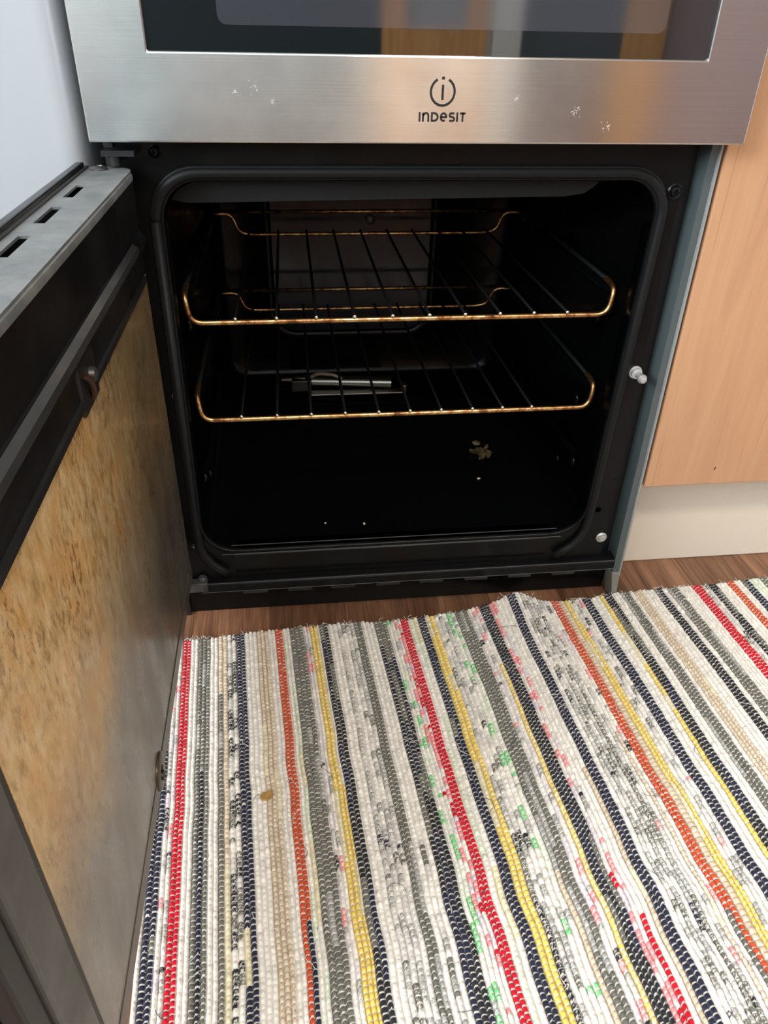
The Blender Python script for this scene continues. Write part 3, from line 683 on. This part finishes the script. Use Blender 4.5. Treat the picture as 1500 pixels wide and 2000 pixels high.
vv = np.arange(nv)/NV                                   # in pitches
def palette_pick(kind, n):
    names = [x for x, _ in KIND[kind]]; w_ = np.array([y for _, y in KIND[kind]], float); w_ /= w_.sum()
    out = []
    while len(out) < n:
        c = rng.choice(len(names), p=w_); L_ = int(rng.integers(1, 4)) if kind.startswith('mot') or kind == 'pink' else int(rng.integers(3, 16))
        out += [names[c]]*L_
    return out[:n]
X = np.zeros((NR*NU+1, nv)); Z = np.zeros_like(X); COL = np.ones((NR*NU+1, nv, 3))
# slow drift of every row boundary along the length
s_y = -(vv*PITCH)
def smooth_noise(n, step, amp):
    k = rng.normal(0, amp, n//step+3); xs = np.arange(n)/step; i = xs.astype(int); f = xs-i; f = f*f*(3-2*f)
    return k[i]*(1-f)+k[i+1]*f
bound = np.array([r_[0] for r_ in rows] + [rows[-1][1]])
drift = np.cumsum(np.array([smooth_noise(nv, 40, .00022) for _ in range(NR+1)]), 0)
drift -= np.linspace(0, 1, NR+1)[:, None]*drift[-1]
drift *= .28
thread = np.array(lin(238, 232, 222)[:3])
for r_i, (a, b, kind, ri, rn) in enumerate(rows):
    mid = (a+b)/2
    seq = palette_pick(kind, NB+2)
    for (uc, ya, yb, nk) in CHG:
        if a <= uc < b:
            s2 = palette_pick(nk, NB+2)
            for q in range(NB+2):
                y_ = -.03 - q*PITCH
                if yb <= y_ <= ya: seq[q] = s2[q]
    cols = np.array([lin(PAL[c])[:3] for c in seq]) * (1+rng.normal(0, .06, (NB+2, 1)))
    fat = np.clip(1+rng.normal(0, .14, NB+2), .6, 1.4)
    dark = np.array([0 if c in ('white', 'lt', 'lgreen', 'lav', 'sand') else 1 for c in seq])
    ph = .5*(r_i % 2) + .10*rng.normal() + smooth_noise(nv, 60, .12)
    for j in range(NU):
        t_ = j/NU; row = r_i*NU+j
        cr = math.sin(PI*t_)**.55 if j else 0.
        w0 = bound[r_i]+drift[r_i]; w1 = bound[r_i+1]+drift[r_i+1]
        X[row] = w0*(1-t_)+w1*t_
        q = vv+ph+.20*(cr-.5)
        idx = np.clip(np.floor(q).astype(int), 0, NB+1); fr = q-np.floor(q)
        bu = np.abs(np.sin(PI*fr))**.6
        soft = np.where(dark[idx] > 0, 1., .55)                # pale rag is fluffier: shallower dimples
        Z[row] = .0030 + .0030*cr*((1-.75*soft)+.75*soft*bu)*fat[idx]
        th = (np.minimum(fr, 1-fr) < .085)
        c_ = cols[idx].copy()
        k_ = np.where(th, .85, 0)[:, None]
        c_ = c_*(1-k_)+thread*k_
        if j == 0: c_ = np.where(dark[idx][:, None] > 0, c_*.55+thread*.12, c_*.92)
        Z[row] += np.where(th & (cr > .3), .0005, 0)
        if kind.startswith('mot') and j:                  # printed / frayed rag: pale flecks inside each tuft
            fl_ = (rng.random((nv, 1)) < .30)*rng.uniform(.3, .85, (nv, 1)); c_ = c_*(1-fl_)+thread*fl_
        COL[row] = c_*(1+rng.normal(0, .035, (nv, 1)))
X[-1] = bound[-1]+drift[-1]; Z[-1] = .003; COL[-1] = thread
Y = np.tile(s_y, (X.shape[0], 1))
# far (cooker-side) selvedge wavers; rows lie slightly askew to the room
ue = np.array([-.27, -.24, -.20, -.15, -.09, -.04, 0, .05, .09, .125, .15, .18, .22, .30, .37, .44, .56])
ye = np.array([-.033, -.034, -.031, -.028, -.023, -.022, -.023, -.019, -.010, -.002, -.006, -.011, -.007, .001, .004, .008, .010])
edge = np.interp(X[:, 0], ue, ye)
jit = np.repeat(rng.normal(0, .0008, NR+1), NU)[:X.shape[0]]
Yw = edge[:, None] + jit[:, None]*np.exp(Y/.02) + Y
Xw = X + .062*(-(Yw+.03))*1.0
Zw = Z.copy()
end = np.clip(-Y/.0035, 0, 1)                         # rounded turn of the weft at the selvedge
Zw *= np.sqrt(np.clip(end*(2-end), .02, 1))
# a ripple near the middle where the rug has ridden up, and gentle undulation
Zw += .0135*np.exp(-((X-.128)/.021)**2)*np.exp(Y/.055)
Zw += .0020*(1+np.sin(X*31+Y*9))*.5 + .0012*(1+np.sin(X*74+1.3-Y*17))*.5
Zw += .0005
nr_, nc_ = X.shape
co = np.stack([Xw, Yw, Zw], -1).reshape(-1, 3)
ii = (np.arange(nr_-1)[:, None]*nc_+np.arange(nc_-1)[None, :]).ravel()
faces = np.stack([ii, ii+1, ii+nc_+1, ii+nc_], 1)
def np_mesh(name, co, faces, m):
    me = bpy.data.meshes.new(name); nf = len(faces)
    me.vertices.add(len(co)); me.vertices.foreach_set('co', co.astype(np.float32).ravel())
    me.loops.add(nf*4); me.loops.foreach_set('vertex_index', faces.astype(np.int32).ravel())
    me.polygons.add(nf); me.polygons.foreach_set('loop_start', np.arange(0, nf*4, 4, dtype=np.int32))
    try: me.polygons.foreach_set('loop_total', np.full(nf, 4, dtype=np.int32))
    except Exception: pass
    me.update(calc_edges=True); me.validate()
    me.polygons.foreach_set('use_smooth', np.ones(nf, dtype=bool))
    me.materials.append(m); return me
# underside skirt: close the sheet so it has thickness
border = np.concatenate([np.arange(nc_), np.arange(1, nr_)*nc_+nc_-1, (nr_-1)*nc_+np.arange(nc_-2, -1, -1), np.arange(nr_-2, 0, -1)*nc_])
low = co[border].copy(); low[:, 2] = .0002; base0 = len(co)
nb = len(border); k = np.arange(nb)
sk = np.stack([border, border[(k+1) % nb], base0+(k+1) % nb, base0+k], 1)
co2 = np.concatenate([co, low]); faces2 = np.concatenate([faces[:, ::-1], sk])
RUGM = mat('woven_rag_cotton', (.8, .8, .8, 1), .95, 0, .08); t = NT(RUGM)
at = t.n('ShaderNodeAttribute'); at.attribute_name = 'rag_colour'
fz = t.noise(t.obj(), 900, 3, .7)
t.l(t.mix(.5, at.outputs['Color'], t.mix(fz, (.72, .72, .72, 1), (1.25, 1.25, 1.25, 1)), 'MULTIPLY'), t.b.inputs['Base Color'])
cmul = t.b.inputs['Base Color'].links[0].from_socket
t.b.inputs['Sheen Weight'].default_value = .12
t.bump(fz, .5, .0008)
me = np_mesh('rag_rug', co2, faces2, RUGM)
ca = me.color_attributes.new('rag_colour', 'FLOAT_COLOR', 'POINT')
cc = np.ones((len(co2), 4), np.float32); cc[:base0, :3] = np.clip(COL.reshape(-1, 3), 0, 1); cc[base0:, :3] = thread
ca.data.foreach_set('color', cc.ravel())
rug = bpy.data.objects.new('rag_rug', me); C.objects.link(rug)
tag(rug, 'woven multicoloured striped rag rug on the floor in front of the cooker', 'rug')
# loose threads and the fuzzy turned ends along the selvedge
def rugz(px, py):
    d = (co[:, 0]-px)**2+(co[:, 1]-py)**2; return co[int(np.argmin(d)), 2]
TH = []
for name, m_, n_, shade in (('loose_threads', mat('pale_thread', lin(225, 220, 212), .9), 90, 0), ('dark_threads', mat('dark_thread', lin(62, 62, 68), .9), 34, 1)):
    bm = bmesh.new()
    for _ in range(n_):
        px, py = random.uniform(-.22, .34), random.uniform(-.42, -.04)
        z = rugz(px, py)+.0006; a = random.uniform(0, 2*PI); L_ = random.uniform(.006, .022); pts = []
        for k in range(6):
            pts.append((px, py, z+.0012*math.sin(PI*k/5)+random.uniform(0, .0004))); a += random.gauss(0, .45); px += math.cos(a)*L_/5; py += math.sin(a)*L_/5
        tube(bm, pts, .00020, 5)
    o = obj(name, bm, m_, rug); o['kind'] = 'stuff'
bm = bmesh.new()
for _ in range(230):
    px = random.uniform(-.245, .45)
    if random.random() < .5: px = random.choice((-.235, -.228, .205, .232, .245, .30, .305, .335, .05)) + random.gauss(0, .006)
    e = float(np.interp(px, ue, ye)); a = PI/2+random.gauss(0, .6); L_ = random.uniform(.003, .009); z = .004+random.uniform(-.002, .003); x_, y_ = px, e-.002; pts = []
    if abs(px-.125) < .03: z += .010
    for k in range(5):
        pts.append((x_, y_, max(z, .0006))); a += random.gauss(0, .4); x_ += math.cos(a)*L_/4; y_ += math.sin(a)*L_/4; z += random.uniform(-.001, .0006)
    tube(bm, pts, [.00028, .00026, .00022, .0002, .00012], 5)
o = obj('frayed_fringe', bm, mat('fringe_white', lin(232, 228, 222), .9), rug); o['kind'] = 'stuff'
# tan flake lying on the rug
bm = bmesh.new()
pts = [(-.006, -.001), (-.003, .0045), (.002, .004), (.0045, .0055), (.0062, .0005), (.0035, -.0045), (-.002, -.0042)]
f0 = [bm.verts.new((x, y, .0002+.0004*math.sin(x*400))) for x, y in pts]; f1 = [bm.verts.new((x*.9, y*.9, .0013+.0006*math.sin(x*500))) for x, y in pts]
bridge(bm, f0, f1); bm.faces.new(f0); bm.faces.new(f1)
fl = obj('food_flake', bm, mat('tan_flake', lin(170, 130, 72), .6), None, bevel=.0003)
fx, fy = -.1535, -.2365
fl.location = (fx, fy, rugz(fx, fy)+.0002); tag(fl, 'small flat tan food flake lying on a beige stripe of the rug', 'food scrap')
